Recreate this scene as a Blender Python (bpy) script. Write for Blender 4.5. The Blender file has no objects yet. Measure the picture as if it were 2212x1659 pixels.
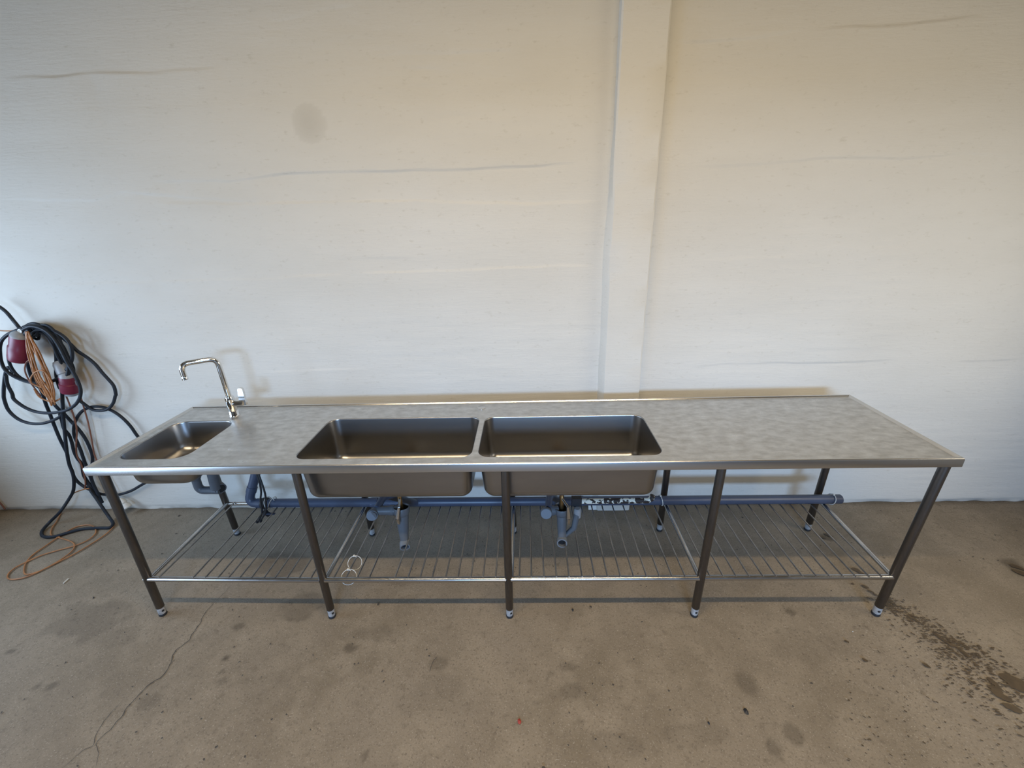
import bpy, bmesh, math, random
import numpy as np
from mathutils import Vector, Matrix, noise
random.seed(7)
S = bpy.context.scene
COL = S.collection
W, H = 2212, 1659
# ------------------------------------------------------------------ camera
CAM = Vector((1.9713, -1.5324, 1.8797)); YAW, PITCH, ROLL, FPX = 0.0430, 0.3835, -0.0365, 915.09
cy, sy = math.cos(YAW), math.sin(YAW)
FW = Vector((-sy*math.cos(PITCH), cy*math.cos(PITCH), -math.sin(PITCH)))
r0 = Vector((cy, sy, 0)); u0 = r0.cross(FW)
RT = r0*math.cos(ROLL) + u0*math.sin(ROLL); UP = -r0*math.sin(ROLL) + u0*math.cos(ROLL)
cd = bpy.data.cameras.new('camera'); cam = bpy.data.objects.new('camera', cd); COL.objects.link(cam)
cd.sensor_width = 36; cd.lens = 36*FPX/W; cd.clip_start = 0.05; cd.clip_end = 60
M = Matrix((RT, UP, -FW)).transposed().to_4x4(); M.translation = CAM
cam.matrix_world = M; S.camera = cam
# ------------------------------------------------------------------ world, lights, exposure
wd = bpy.data.worlds.new('World'); S.world = wd; wd.use_nodes = True
bg = wd.node_tree.nodes['Background']; bg.inputs[0].default_value = (0.62, 0.75, 1, 1); bg.inputs[1].default_value = 0.06
S.view_settings.view_transform = 'Standard'; S.view_settings.look = 'None'; S.view_settings.gamma = 1
S.view_settings.use_curve_mapping = False; S.view_settings.exposure = -0.12
def area(name, loc, target, sx, sy_, power, col):
    d = bpy.data.lights.new(name, 'AREA'); d.shape = 'RECTANGLE'; d.size = sx; d.size_y = sy_; d.energy = power; d.color = col
    o = bpy.data.objects.new(name, d); COL.objects.link(o); o.location = loc
    dr = Vector(target) - Vector(loc); o.rotation_euler = dr.to_track_quat('-Z', 'Y').to_euler(); return o
area('daylight_left_window', (-2.02, -0.35, 1.42), (0, -0.35, 1.40), 1.6, 1.0, 66, (0.52, 0.70, 0.95))
area('daylight_left_door', (-2.02, -2.55, 1.05), (0, -2.55, 1.0), 1.5, 1.9, 62, (0.50, 0.70, 1.0))
area('daylight_right_window', (5.36, -0.75, 1.50), (3, -0.75, 1.45), 1.5, 1.0, 38, (1.0, 0.90, 0.72))
area('daylight_doorway', (2.30, -9.0, 2.80), (2.30, 0.8, 2.80), 2.5, 1.0, 800, (0.36, 0.60, 1.0))
area('ceiling_tube_light', (1.9, -1.12, 3.30), (1.9, -1.12, 0), 3.0, 0.06, 93, (1.0, 0.79, 0.51))

# ------------------------------------------------------------------ helpers
def ray(px, py): return RT*((px-W/2)/FPX) - UP*((py-H/2)/FPX) + FW
def az(px, py, z): d = ray(px, py); return CAM + d*((z-CAM.z)/d.z)
def ay(px, py, y): d = ray(px, py); return CAM + d*((y-CAM.y)/d.y)
def mesh_obj(name, verts, faces, mat=None, parent=None, smooth=True, sharp=None):
    me = bpy.data.meshes.new(name); me.from_pydata([tuple(v) for v in verts], [], faces); me.update()
    if smooth: me.shade_smooth()
    if sharp is not None and smooth: me.set_sharp_from_angle(angle=math.radians(sharp))
    if mat: me.materials.append(mat)
    o = bpy.data.objects.new(name, me); COL.objects.link(o)
    if parent: o.parent = parent
    return o
def tag(o, label=None, cat=None, group=None, kind=None):
    if label: o['label'] = label
    if cat: o['category'] = cat
    if group: o['group'] = group
    if kind: o['kind'] = kind
    return o
def empty(name, label, cat, group=None):
    o = bpy.data.objects.new(name, None); COL.objects.link(o); o.empty_display_size = .1
    return tag(o, label, cat, group)
class MB:
    """collects shapes that end up as one mesh"""
    def __init__(s): s.v = []; s.f = []
    def add(s, vs, fs):
        b = len(s.v); s.v += [Vector(v) for v in vs]; s.f += [tuple(b+i for i in f) for f in fs]
    def box(s, a, b):
        x0, y0, z0 = a; x1, y1, z1 = b
        s.add([(x0,y0,z0),(x1,y0,z0),(x1,y1,z0),(x0,y1,z0),(x0,y0,z1),(x1,y0,z1),(x1,y1,z1),(x0,y1,z1)],
              [(0,3,2,1),(4,5,6,7),(0,1,5,4),(1,2,6,5),(2,3,7,6),(3,0,4,7)])
    def tube(s, pts, r, n=12, caps=True, closed=False):
        pts = [Vector(p) for p in pts]; m = len(pts)
        rs = r if isinstance(r, (list, tuple)) else [r]*m
        tg = []
        for i in range(m):
            a = pts[(i-1) % m] if (closed or i > 0) else pts[i]; b = pts[(i+1) % m] if (closed or i < m-1) else pts[i]
            t = (b-a); tg.append(t.normalized() if t.length > 1e-9 else (tg[-1] if tg else Vector((0,0,1))))
        ref = Vector((0,0,1)) if abs(tg[0].z) < .9 else Vector((0,1,0))
        nx = tg[0].cross(ref).normalized(); vs = []
        for i in range(m):
            nx = (nx - tg[i]*nx.dot(tg[i])).normalized(); ny = tg[i].cross(nx)
            for k in range(n):
                a = 2*math.pi*k/n; vs.append(pts[i] + (nx*math.cos(a)+ny*math.sin(a))*rs[i])
        fs = []
        for i in range(m if closed else m-1):
            j = (i+1) % m
            for k in range(n): fs.append((i*n+k, i*n+(k+1) % n, j*n+(k+1) % n, j*n+k))
        if caps and not closed: fs += [tuple(range(n-1, -1, -1)), tuple((m-1)*n+k for k in range(n))]
        s.add(vs, fs)
    def lathe(s, prof, origin, axis=(0,0,1), n=20, cap0=True, cap1=True):
        """prof: list of (radius, height along axis)"""
        ax = Vector(axis).normalized(); ref = Vector((1,0,0)) if abs(ax.x) < .8 else Vector((0,1,0))
        ux = (ref-ax*ref.dot(ax)).normalized(); uy = ax.cross(ux); O = Vector(origin); vs = []
        for r, h in prof:
            for k in range(n):
                a = 2*math.pi*k/n; vs.append(O + ax*h + (ux*math.cos(a)+uy*math.sin(a))*r)
        fs = [(i*n+k, i*n+(k+1) % n, (i+1)*n+(k+1) % n, (i+1)*n+k) for i in range(len(prof)-1) for k in range(n)]
        if cap0: fs.append(tuple(range(n-1, -1, -1)))
        if cap1: fs.append(tuple((len(prof)-1)*n+k for k in range(n)))
        s.add(vs, fs)
    def build(s, name, mat, parent=None, smooth=True, sharp=40): return mesh_obj(name, s.v, s.f, mat, parent, smooth, sharp)
def spline(pts, k=6, closed=False):
    pts = [Vector(p) for p in pts]; n = len(pts); out = []
    g = (lambda i: pts[i % n]) if closed else (lambda i: pts[max(0, min(n-1, i))])
    for i in range(n if closed else n-1):
        p0, p1, p2, p3 = g(i-1), g(i), g(i+1), g(i+2)
        for j in range(k):
            t = j/k; out.append(.5*((2*p1)+(p2-p0)*t+(2*p0-5*p1+4*p2-p3)*t*t+(3*p1-p0-3*p2+p3)*t**3))
    if not closed: out.append(pts[-1])
    return out
def bend(pts, rad, k=6):
    """polyline with rounded corners"""
    pts = [Vector(p) for p in pts]; out = [pts[0]]
    for i in range(1, len(pts)-1):
        a, b, c = pts[i-1], pts[i], pts[i+1]; d1 = (a-b); d2 = (c-b); r = min(rad, d1.length*.48, d2.length*.48)
        p, q = b+d1.normalized()*r, b+d2.normalized()*r
        for j in range(k+1):
            t = j/k; out.append(p*(1-t)**2 + b*2*t*(1-t) + q*t*t)
    out.append(pts[-1]); return out
# ------------------------------------------------------------------ materials
def mat(name, base, rough=.5, metal=0., nscale=None, namt=.12, bump=0., bscale=60, stretch=(1,1,1), rvar=0., tint=None, spec=.5, ior=None):
    m = bpy.data.materials.new(name); m.use_nodes = True; nt = m.node_tree; b = nt.nodes['Principled BSDF']
    b.inputs['Base Color'].default_value = (*base, 1); b.inputs['Roughness'].default_value = rough; b.inputs['Metallic'].default_value = metal
    b.inputs['Specular IOR Level'].default_value = spec
    tc = nt.nodes.new('ShaderNodeTexCoord'); mp = nt.nodes.new('ShaderNodeMapping'); mp.inputs['Scale'].default_value = stretch
    nt.links.new(tc.outputs['Object'], mp.inputs[0])
    if nscale:
        nz = nt.nodes.new('ShaderNodeTexNoise'); nz.inputs['Scale'].default_value = nscale; nz.inputs['Detail'].default_value = 8
        nz.inputs['Roughness'].default_value = .62; nt.links.new(mp.outputs[0], nz.inputs['Vector'])
        mx = nt.nodes.new('ShaderNodeMix'); mx.data_type = 'RGBA'
        cr = nt.nodes.new('ShaderNodeMapRange'); cr.inputs[1].default_value = .32; cr.inputs[2].default_value = .68
        nt.links.new(nz.outputs['Fac'], cr.inputs[0]); nt.links.new(cr.outputs[0], mx.inputs[0])
        lo = tint if tint else tuple(c*(1-namt) for c in base); hi = tuple(min(1, c*(1+namt)) for c in base)
        mx.inputs[6].default_value = (*lo, 1); mx.inputs[7].default_value = (*hi, 1)
        nt.links.new(mx.outputs[2], b.inputs['Base Color'])
        if rvar:
            r2 = nt.nodes.new('ShaderNodeMapRange'); r2.inputs[1].default_value = .3; r2.inputs[2].default_value = .7
            r2.inputs[3].default_value = rough+rvar; r2.inputs[4].default_value = rough-rvar
            nt.links.new(nz.outputs['Fac'], r2.inputs[0]); nt.links.new(r2.outputs[0], b.inputs['Roughness'])
    if bump:
        n2 = nt.nodes.new('ShaderNodeTexNoise'); n2.inputs['Scale'].default_value = bscale; n2.inputs['Detail'].default_value = 5
        nt.links.new(mp.outputs[0], n2.inputs['Vector']); bp = nt.nodes.new('ShaderNodeBump'); bp.inputs['Strength'].default_value = bump
        bp.inputs['Distance'].default_value = .01; nt.links.new(n2.outputs['Fac'], bp.inputs['Height']); nt.links.new(bp.outputs[0], b.inputs['Normal'])
    return m
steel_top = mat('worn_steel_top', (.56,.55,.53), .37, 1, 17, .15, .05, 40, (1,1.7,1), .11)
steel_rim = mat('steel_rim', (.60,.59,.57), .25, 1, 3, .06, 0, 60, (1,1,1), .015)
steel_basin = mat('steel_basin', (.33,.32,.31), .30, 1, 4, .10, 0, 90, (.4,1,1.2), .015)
steel_leg = mat('dull_steel_leg', (.145,.132,.120), .42, 1, 30, .25, .05, 150, (1,1,.2), .08)
steel_tube = mat('bright_steel_tube', (.52,.51,.50), .22, 1, 12, .1, 0, 60, (1,1,1), .06)
steel_rod = mat('steel_rod', (.36,.34,.32), .33, 1, 20, .2)
chrome = mat('chrome', (.80,.80,.79), .06, 1)
pipe_blue = mat('blue_grey_pipe', (.045,.060,.098), .40, 0, 4, .15, .03, 40)
trap_grey = mat('grey_trap_plastic', (.088,.098,.110), .45, 0, 10, .15)
trap_cap = mat('grey_cap_plastic', (.13,.15,.175), .5)
brass = mat('aged_brass', (.36,.24,.11), .35, 1, 30, .3)
rubber = mat('black_rubber', (.012,.013,.016), .55, 0)
cable_black = mat('black_cable', (.013,.018,.027), .58, 0, 30, .2, spec=.3)
cord_orange = mat('orange_cord', (.33,.150,.058), .5, 0, 20, .25)
cord_brown = mat('brown_cord', (.20,.085,.055), .5, 0, 20, .2)
red_plastic = mat('red_plastic', (.145,.014,.036), .38, 0, 15, .2)
grey_plastic = mat('grey_plastic', (.27,.28,.29), .45, 0, 15, .15)
white_plastic = mat('white_plastic', (.62,.62,.58), .45)
foot_grey = mat('grey_foot', (.30,.30,.30), .5, 0, 60, .3)
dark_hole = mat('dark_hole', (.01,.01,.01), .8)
# rust and flaking white paint
def flaking():
    m = bpy.data.materials.new('flaking_paint'); m.use_nodes = True; nt = m.node_tree; b = nt.nodes['Principled BSDF']
    tc = nt.nodes.new('ShaderNodeTexCoord'); nz = nt.nodes.new('ShaderNodeTexNoise'); nz.inputs['Scale'].default_value = 38; nz.inputs['Detail'].default_value = 6
    nt.links.new(tc.outputs['Object'], nz.inputs['Vector'])
    sx = nt.nodes.new('ShaderNodeSeparateXYZ'); nt.links.new(tc.outputs['Object'], sx.inputs[0])
    mr = nt.nodes.new('ShaderNodeMapRange'); mr.inputs[1].default_value = 2.2; mr.inputs[2].default_value = 2.42; mr.inputs[3].default_value = -.12; mr.inputs[4].default_value = .06
    nt.links.new(sx.outputs[0], mr.inputs[0]); ad = nt.nodes.new('ShaderNodeMath'); nt.links.new(nz.outputs['Fac'], ad.inputs[0]); nt.links.new(mr.outputs[0], ad.inputs[1])
    cr = nt.nodes.new('ShaderNodeValToRGB'); cr.color_ramp.elements[0].position = .49; cr.color_ramp.elements[0].color = (.62,.60,.50,1)
    cr.color_ramp.elements[1].position = .505; cr.color_ramp.elements[1].color = (.02,.012,.008,1)
    nt.links.new(ad.outputs[0], cr.inputs[0]); nt.links.new(cr.outputs[0], b.inputs['Base Color']); b.inputs['Roughness'].default_value = .7
    return m
flaky = flaking()
def attr_mat(name, base, dark, extra, rough, bump_nodes, stain_mix=.0):
    """plaster / concrete: noise colour + 'stain' vertex attribute for marks that have their own place"""
    m = bpy.data.materials.new(name); m.use_nodes = True; nt = m.node_tree; b = nt.nodes['Principled BSDF']; L = nt.links
    tc = nt.nodes.new('ShaderNodeTexCoord'); b.inputs['Roughness'].default_value = rough; b.inputs['Specular IOR Level'].default_value = .3
    def nz(scale, det=8, st=(1,1,1), ro=.6):
        mp = nt.nodes.new('ShaderNodeMapping'); mp.inputs['Scale'].default_value = st; L.new(tc.outputs['Object'], mp.inputs[0])
        n = nt.nodes.new('ShaderNodeTexNoise'); n.inputs['Scale'].default_value = scale; n.inputs['Detail'].default_value = det; n.inputs['Roughness'].default_value = ro
        L.new(mp.outputs[0], n.inputs['Vector']); return n.outputs['Fac']
    def rng(f, a, bb, c=0., d=1.):
        r = nt.nodes.new('ShaderNodeMapRange'); r.inputs[1].default_value = a; r.inputs[2].default_value = bb; r.inputs[3].default_value = c; r.inputs[4].default_value = d
        L.new(f, r.inputs[0]); return r.outputs[0]
    def mix(f, a, c, blend='MIX'):
        x = nt.nodes.new('ShaderNodeMix'); x.data_type = 'RGBA'; x.blend_type = blend
        if isinstance(f, float): x.inputs[0].default_value = f
        else: L.new(f, x.inputs[0])
        for i, q in ((6, a), (7, c)):
            if isinstance(q, tuple): x.inputs[i].default_value = (*q, 1)
            else: L.new(q, x.inputs[i])
        return x.outputs[2]
    col = base
    for (sc, lo, hi, c, st) in extra: col = mix(rng(nz(sc, st=st), lo, hi), col, c)
    at = nt.nodes.new('ShaderNodeAttribute'); at.attribute_name = 'stain'
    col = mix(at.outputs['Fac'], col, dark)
    L.new(col, b.inputs['Base Color'])
    prev = None
    for (sc, st, strg, dist) in bump_nodes:
        bp = nt.nodes.new('ShaderNodeBump'); bp.inputs['Strength'].default_value = strg; bp.inputs['Distance'].default_value = dist
        L.new(nz(sc, 6, st), bp.inputs['Height'])
        if prev: L.new(prev, bp.inputs['Normal'])
        prev = bp.outputs[0]
    if prev: L.new(prev, b.inputs['Normal'])
    return m
plaster = attr_mat('old_painted_plaster', (.60,.578,.520), (.33,.30,.24),
    [(2.2,.35,.75,(.64,.62,.565),(.5,1,1.6)), (26,.60,.78,(.53,.505,.44),(1,1,2.4))], .75,
    [(7,(.25,1,4),.16,.010), (45,(.4,1,2.2),.30,.005), (260,(1,1,1),.22,.002)])
concrete = attr_mat('concrete_floor', (.222,.184,.138), (.055,.043,.030),
    [(1.3,.38,.66,(.175,.142,.100),(1,1,1)), (5,.42,.72,(.260,.216,.160),(1,1,1)), (28,.55,.72,(.16,.13,.095),(1,1,1)), (110,.54,.70,(.13,.105,.078),(1,1,1)), (170,.58,.72,(.36,.32,.26),(1,1,1))], .72,
    [(30,(1,1,1),.25,.006), (220,(1,1,1),.3,.003)])
plain_plaster = mat('plain_plaster', (.26,.24,.21), .8, 0, 3, .06, .2, 40)
ceiling_paint = mat('ceiling_paint', (.22,.18,.13), .85, 0, 3, .08)
crack_dark = mat('crack_dark', (.060,.050,.040), .9)
oil_wet = mat('wet_brown_spill', (.070,.046,.022), .5, 0, 30, .3)

# ------------------------------------------------------------------ room
XL, XR, YB, YF, ZC = -1.925, 5.26, .872, -5.2, 3.36
def grid_plane(name, nu, nv, fn, material, attr=None):
    us = np.linspace(0, 1, nu); vs = np.linspace(0, 1, nv); U, V = np.meshgrid(us, vs)
    P, A = fn(U.ravel(), V.ravel()); n = nu*nv
    me = bpy.data.meshes.new(name); i = np.arange(nu-1)[None, :] + np.arange(nv-1)[:, None]*nu
    F = np.stack([i, i+1, i+1+nu, i+nu], -1).reshape(-1, 4)
    me.vertices.add(n); me.vertices.foreach_set('co', P.astype(np.float32).ravel())
    me.loops.add(F.size); me.loops.foreach_set('vertex_index', F.astype(np.int32).ravel())
    me.polygons.add(len(F)); me.polygons.foreach_set('loop_start', (np.arange(len(F))*4).astype(np.int32))
    me.polygons.foreach_set('loop_total', np.full(len(F), 4, np.int32))
    me.update(calc_edges=True); me.validate(); me.shade_smooth()
    a = me.attributes.new('stain', 'FLOAT', 'POINT'); a.data.foreach_set('value', A.astype(np.float32))
    me.materials.append(material); o = bpy.data.objects.new(name, me); COL.objects.link(o); return o
rs = np.random.RandomState(3)
def vnoise(x, y, seed):
    """smooth value noise, vectorised"""
    R_ = np.random.RandomState(seed).rand(256, 256); xi = np.floor(x).astype(int); yi = np.floor(y).astype(int); fx = x-xi; fy = y-yi
    fx = fx*fx*(3-2*fx); fy = fy*fy*(3-2*fy); g = lambda a, b: R_[a % 256, b % 256]
    return (g(xi, yi)*(1-fx)+g(xi+1, yi)*fx)*(1-fy) + (g(xi, yi+1)*(1-fx)+g(xi+1, yi+1)*fx)*fy - .5
def wp(px, py): p = ay(px, py, YB); return p.x, p.z
ridges = [  # (traced line on the wall, step height in m, fade below in m, side)
    ([(0,168),(120,163),(205,157),(330,158),(480,140)], -.0055, .10),
    ([(560,48),(620,42),(690,22),(775,10)], .003, .03),
    ([(800,120),(880,112),(1130,105)], .0025, .05),
    ([(0,430),(200,432),(260,415),(420,428),(560,432)], .004, .04),
    ([(330,394),(500,388),(620,375),(860,368),(1010,362),(1250,352)], .0055, .14),
    ([(340,438),(640,438),(900,432),(1200,438),(1300,432)], -.004, .06),
    ([(700,560),(900,556)], .002, .04),
    ([(760,590),(900,585),(1130,574),(1290,572)], -.0035, .10),
    ([(100,612),(400,606),(760,592)], -.003, .08),
    ([(860,148),(930,143),(980,150)], .003, .03),
    ([(1446,92),(1530,90),(1640,78),(1740,62)], .0075, .035),
    ([(1740,64),(1960,52),(2080,35),(2130,34)], -.004, .04),
    ([(1500,360),(1650,352),(1830,338),(1950,340),(2080,332),(2212,336)], .005, .06),
    ([(1500,560),(1700,552),(1740,540)], -.003, .05),
    ([(1850,532),(2050,528)], -.002, .04),
    ([(1490,792),(1560,785),(1800,782),(1940,776)], .004, .05),
    ([(2060,780),(2212,774)], .0035, .05),
    ([(0,790),(300,770)], .002, .05),
    ([(560,800),(800,796)], -.002, .05),
]
ridge_w = [([wp(*p) for p in l], h, f) for l, h, f in ridges]
def wall_fn(U, V):
    X = XL + (XR-XL)*U; Z = V*ZC
    D = .010*vnoise(X*.7, Z*.9, 1) + .006*vnoise(X*1.6, Z*5, 2) + .0016*vnoise(X*2.2, Z*13, 4)*(.4+2*np.abs(vnoise(X*.8, Z*2, 14))) + .0012*vnoise(X*6, Z*40, 5)*np.clip(vnoise(X*1.1+3, Z*2.4, 15)*6, 0, 1.5)
    for pts, h, f in ridge_w:
        pts = sorted(pts); px = np.array([p[0] for p in pts]); pz = np.array([p[1] for p in pts])
        ln = np.interp(X, px, pz) + .010*vnoise(X*7, Z*0, 8)
        m = np.clip((X-px[0])/.12, 0, 1)*np.clip((px[-1]-X)/.12, 0, 1)*(.6+.9*np.abs(vnoise(X*4, Z*0, 11))*2)
        d = ln - Z; D += 1.1*m*h*np.where(d > 0, np.exp(-np.clip(d, 0, None)/(f*2))*np.clip(d/.006, 0, 1), 0)*-1
    # uneven foot of the wall
    D += -.02*np.clip(1-Z/.035, 0, 1)*(.5+vnoise(X*12, Z*20, 9))
    A = np.zeros_like(X)
    cx, cz = wp(668, 268); A += .30*np.clip(1.25-((X-cx)**2+(Z-cz)**2)**.5/.085, 0, 1)**.6*(((X-cx)**2+(Z-cz)**2)**.5 < .088)
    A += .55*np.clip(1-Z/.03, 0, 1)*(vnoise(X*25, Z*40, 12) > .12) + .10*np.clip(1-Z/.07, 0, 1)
    A = np.clip(A, 0, 1)
    return np.stack([X, YB - D - .004, Z], -1), A
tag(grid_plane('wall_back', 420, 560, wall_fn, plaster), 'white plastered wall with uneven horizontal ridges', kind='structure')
stains = [  # px centre, radius px x,y, strength
    ((605,1215),70,22,.42), ((660,1300),40,18,.30), ((640,1330),26,12,.35), ((757,1399),16,9,.55), ((190,1340),70,30,.28),
    ((945,1435),24,14,.30), ((790,1370),50,16,.22), ((480,1450),8,5,.45), ((478,1472),10,6,.35), ((517,1354),12,6,.45), ((487,1423),7,6,.75),
    ((268,1380),40,16,.18), ((1230,1440),20,8,.38), ((1190,1456),10,6,.3), ((1236,1490),22,14,.30), ((1220,1500),30,8,.2),
    ((1610,1475),22,26,.34), ((1340,1605),60,30,.22), ((1715,1590),16,20,.42), ((1670,1612),14,18,.42), ((1160,1520),10,8,.28), ((1255,1558),12,10,.32),
    ((320,1515),20,12,.28), ((80,1482),9,5,.45), ((112,1482),12,6,.45), ((24,1407),8,4,.5), ((788,1635),7,12,.5), ((860,1250),60,14,.2),
    ((1708,1321),9,5,.55), ((940,1500),90,40,.12), ((560,1490),60,30,.14), ((1750,1400),80,30,.16), ((1500,1590),60,25,.16), ((2195,1225),26,12,.6), ((1785,1160),16,7,.55)]
st_w = []
for (c, rx, ry, s) in stains:
    p = az(*c, 0); q = az(c[0]+rx, c[1], 0); w_ = az(c[0], c[1]-ry, 0); st_w.append((p.x, p.y, (q-p).length, (w_-p).length, s))
def floor_fn(U, V):
    X = XL + (XR-XL)*U; Y = YF + (YB+.05-YF)*(1-(1-V)**1.6)
    A = np.zeros_like(X)
    for (sx_, sy_, rx, ry, s) in st_w:
        d = (((X-sx_)/rx)**2+((Y-sy_)/ry)**2)**.5 + .9*vnoise(X*16+sx_*9, Y*16, 21)
        A = np.maximum(A, s*np.clip((1.15-d)/.35, 0, 1))
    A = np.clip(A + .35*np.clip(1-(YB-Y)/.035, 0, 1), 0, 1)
    return np.stack([X, Y, .0025*vnoise(X*1.4, Y*1.4, 31)-.0012], -1), A
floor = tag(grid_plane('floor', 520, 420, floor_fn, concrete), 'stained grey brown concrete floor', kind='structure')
def struct_box(name, boxes, m=plain_plaster):
    b = MB()
    for a, c in boxes: b.box(a, c)
    return tag(b.build(name, m, smooth=False), kind='structure')
T = .12
LW = (-1.15, .45, .92, 1.92)   # left window y0,y1,z0,z1
LD = (-3.35, -1.75, 2.05)     # side door in the left wall
struct_box('wall_left', [((XL-T,YF,0),(XL,LD[0],ZC)), ((XL-T,LD[0],LD[2]),(XL,LD[1],ZC)), ((XL-T,LD[1],0),(XL,LW[0],ZC)), ((XL-T,LW[1],0),(XL,YB,ZC)), ((XL-T,LW[0],0),(XL,LW[1],LW[2])), ((XL-T,LW[0],LW[3]),(XL,LW[1],ZC))])
RW = (-1.50, 0., 1.0, 2.0)
struct_box('wall_right', [((XR,YF,0),(XR+T,RW[0],ZC)), ((XR,RW[1],0),(XR+T,YB,ZC)), ((XR,RW[0],0),(XR+T,RW[1],RW[2])), ((XR,RW[0],RW[3]),(XR+T,RW[1],ZC))])
DR = (1.2, 3.6, 2.35)          # doorway behind the camera
struct_box('wall_front', [((XL,YF-T,0),(DR[0],YF,ZC)), ((DR[1],YF-T,0),(XR,YF,ZC)), ((DR[0],YF-T,DR[2]),(DR[1],YF,ZC))])
struct_box('ceiling', [((XL,YF,ZC),(XR,YB,ZC+T))], ceiling_paint)
struct_box('floor_outside', [((XL-4,YF-9,-.1),(XR+4,YF-T,-.02))], mat('yard_paving', (.35,.34,.32), .8, 0, 3, .1))
# pilaster, slightly uneven edges
def pil_fn():
    b = MB(); n = 60; vs = []; prot = .060
    for i in range(n+1):
        z = ZC*i/n; j = lambda s: .004*noise.noise(Vector((s, z*4, 0)))+.0015*noise.noise(Vector((s, z*16, 3)))
        xa, xb = 2.411+j(1), 2.628+j(5)
        sl = .020*max(0, min(1, (2.25-z)/.5))+.002; sr = .010*max(0, min(1, (2.3-z)/.8))+.002
        vs += [(xa-sl*1.4, YB+.02, z), (xa, YB-prot+.006, z), (xa+.008, YB-prot+j(9), z), (2.52, YB-prot-.001+j(12)*.5, z), (xb-.008, YB-prot+j(14), z), (xb, YB-prot+.006, z), (xb+sr*1.4, YB+.02, z)]
    fs = [(i*7+k, i*7+k+1, (i+1)*7+k+1, (i+1)*7+k) for i in range(n) for k in range(6)]
    b.add(vs, fs); return b
pl = pil_fn().build('trim_1', plaster, sharp=35); tag(pl, 'white plastered pilaster standing proud of the wall', kind='structure')
a_, c_ = ay(1270, 1100, YB-.03), ay(1352, 1100, YB-.03)
b = MB(); n = 14; vs = []
for i in range(n+1):
    t = i/n; x = a_.x+(c_.x-a_.x)*t; j = .006*noise.noise(Vector((t*9, 3, 1)))
    vs += [(x, YB-.052+j, 0), (x, YB-.045+j*.5, .055+j), (x, YB+.02, .075+j)]
fs = [(i*3+k, i*3+3+k, i*3+4+k, i*3+1+k) for i in range(n) for k in range(2)] + [(0,1,2), (n*3, n*3+2, n*3+1)]
b.add(vs, fs); tag(b.build('trim_2', mat('white_paint', (.75,.75,.70), .7), smooth=False), 'white block at the foot of the wall under the right basin', kind='structure')
# cracks in the concrete
def ribbon(b, pts, w):
    pts = [az(*p, .0016) for p in pts]; pts = spline(pts, 5)
    vs = []; m = len(pts)
    for i, p in enumerate(pts):
        t = (pts[min(i+1, m-1)]-pts[max(i-1, 0)]).normalized(); s = Vector((-t.y, t.x, 0))
        jj = Vector((noise.noise(p*40), noise.noise(p*40+Vector((7,7,0))), 0))*.006
        ww = w*(.35+.9*abs(noise.noise(p*25)))*min(1, .2+4*min(i, m-1-i)/m)
        vs += [p+jj+s*ww, p+jj-s*ww]
    b.add(vs, [(2*i, 2*i+1, 2*i+3, 2*i+2) for i in range(m-1)])
c7 = lambda l: [(x/3.16, 1250+y/3.16) for x, y in l]
cracks = [c7([(1590,30),(1500,130),(1410,220),(1360,310),(1310,380),(1280,430),(1200,490),(1160,580),(1110,660),(1020,720),(930,810),(860,890),(820,950),(740,1040),(660,1120),(672,1190),(650,1290)]),
          c7([(850,820),(770,900),(700,990),(650,1070),(640,1130),(560,1180),(430,1285)]), c7([(1195,545),(1160,585),(1140,620)]),
          c7([(350,515),(640,518),(1070,520)]), [(945,1418),(935,1430),(927,1452)], [(660,1130),(655,1125),(662,1120)],
          [(2060,1262),(2120,1300),(2180,1345)]]
for c in cracks[:3]+cracks[4:5]:
    b = MB(); ribbon(b, c, .0030 if c is cracks[0] else .0018); tag(b.build('crack', crack_dark, floor, smooth=False))
# pits in the concrete and brown splashes at the right
def blobs(name, items, m, z=.0022):
    b = MB()
    for q_, (p, rx, ry, ang) in enumerate(items):
        n = 9; z += 1.1e-6; vs = [Vector((p[0], p[1], z))]
        for k in range(n):
            a = 2*math.pi*k/n; r = 1+.45*(random.random()-.5); x, y = math.cos(a)*rx*r, math.sin(a)*ry*r
            vs.append(Vector((p[0]+x*math.cos(ang)-y*math.sin(ang), p[1]+x*math.sin(ang)+y*math.cos(ang), z)))
        b.add(vs, [(0, 1+k, 1+(k+1) % n) for k in range(n)])
    o = b.build(name, m, floor, smooth=False); o['kind'] = 'stuff'; return o
its = []
for _ in range(900):
    x = random.uniform(-1.9, 5.2); y = random.uniform(-1.3, .84); s = random.uniform(.001, .0032)*(1.8 if random.random() < .06 else 1)
    if noise.noise(Vector((x*1.3, y*1.3, 5))) > -.12: its.append(((x, y), s*1.6, s, random.uniform(0, 3.1)))
blobs('pit', its, crack_dark)
its = []; line = [az(*p, 0) for p in [(1905,1295),(1935,1315),(1985,1345),(2040,1385),(2075,1405),(2110,1440),(2160,1490),(2212,1545)]]
fine = spline(line, 30)
for k, p in enumerate(fine):
    t = k/len(fine)
    for _ in range(4):
        its.append(((p.x+random.gauss(0, .03+.07*t), p.y+random.gauss(0, .018+.045*t)), random.uniform(.002, .007)*(1+t*.5), random.uniform(.0015, .004), random.uniform(-1, .2)))
    if noise.noise(Vector((t*14, 0, 2))) > .12 or (.42 < t < .50 and k % 2):
        its.append(((p.x, p.y), random.uniform(.008, .016), random.uniform(.003, .007), -.75+random.uniform(-.3,.3)))
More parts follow.
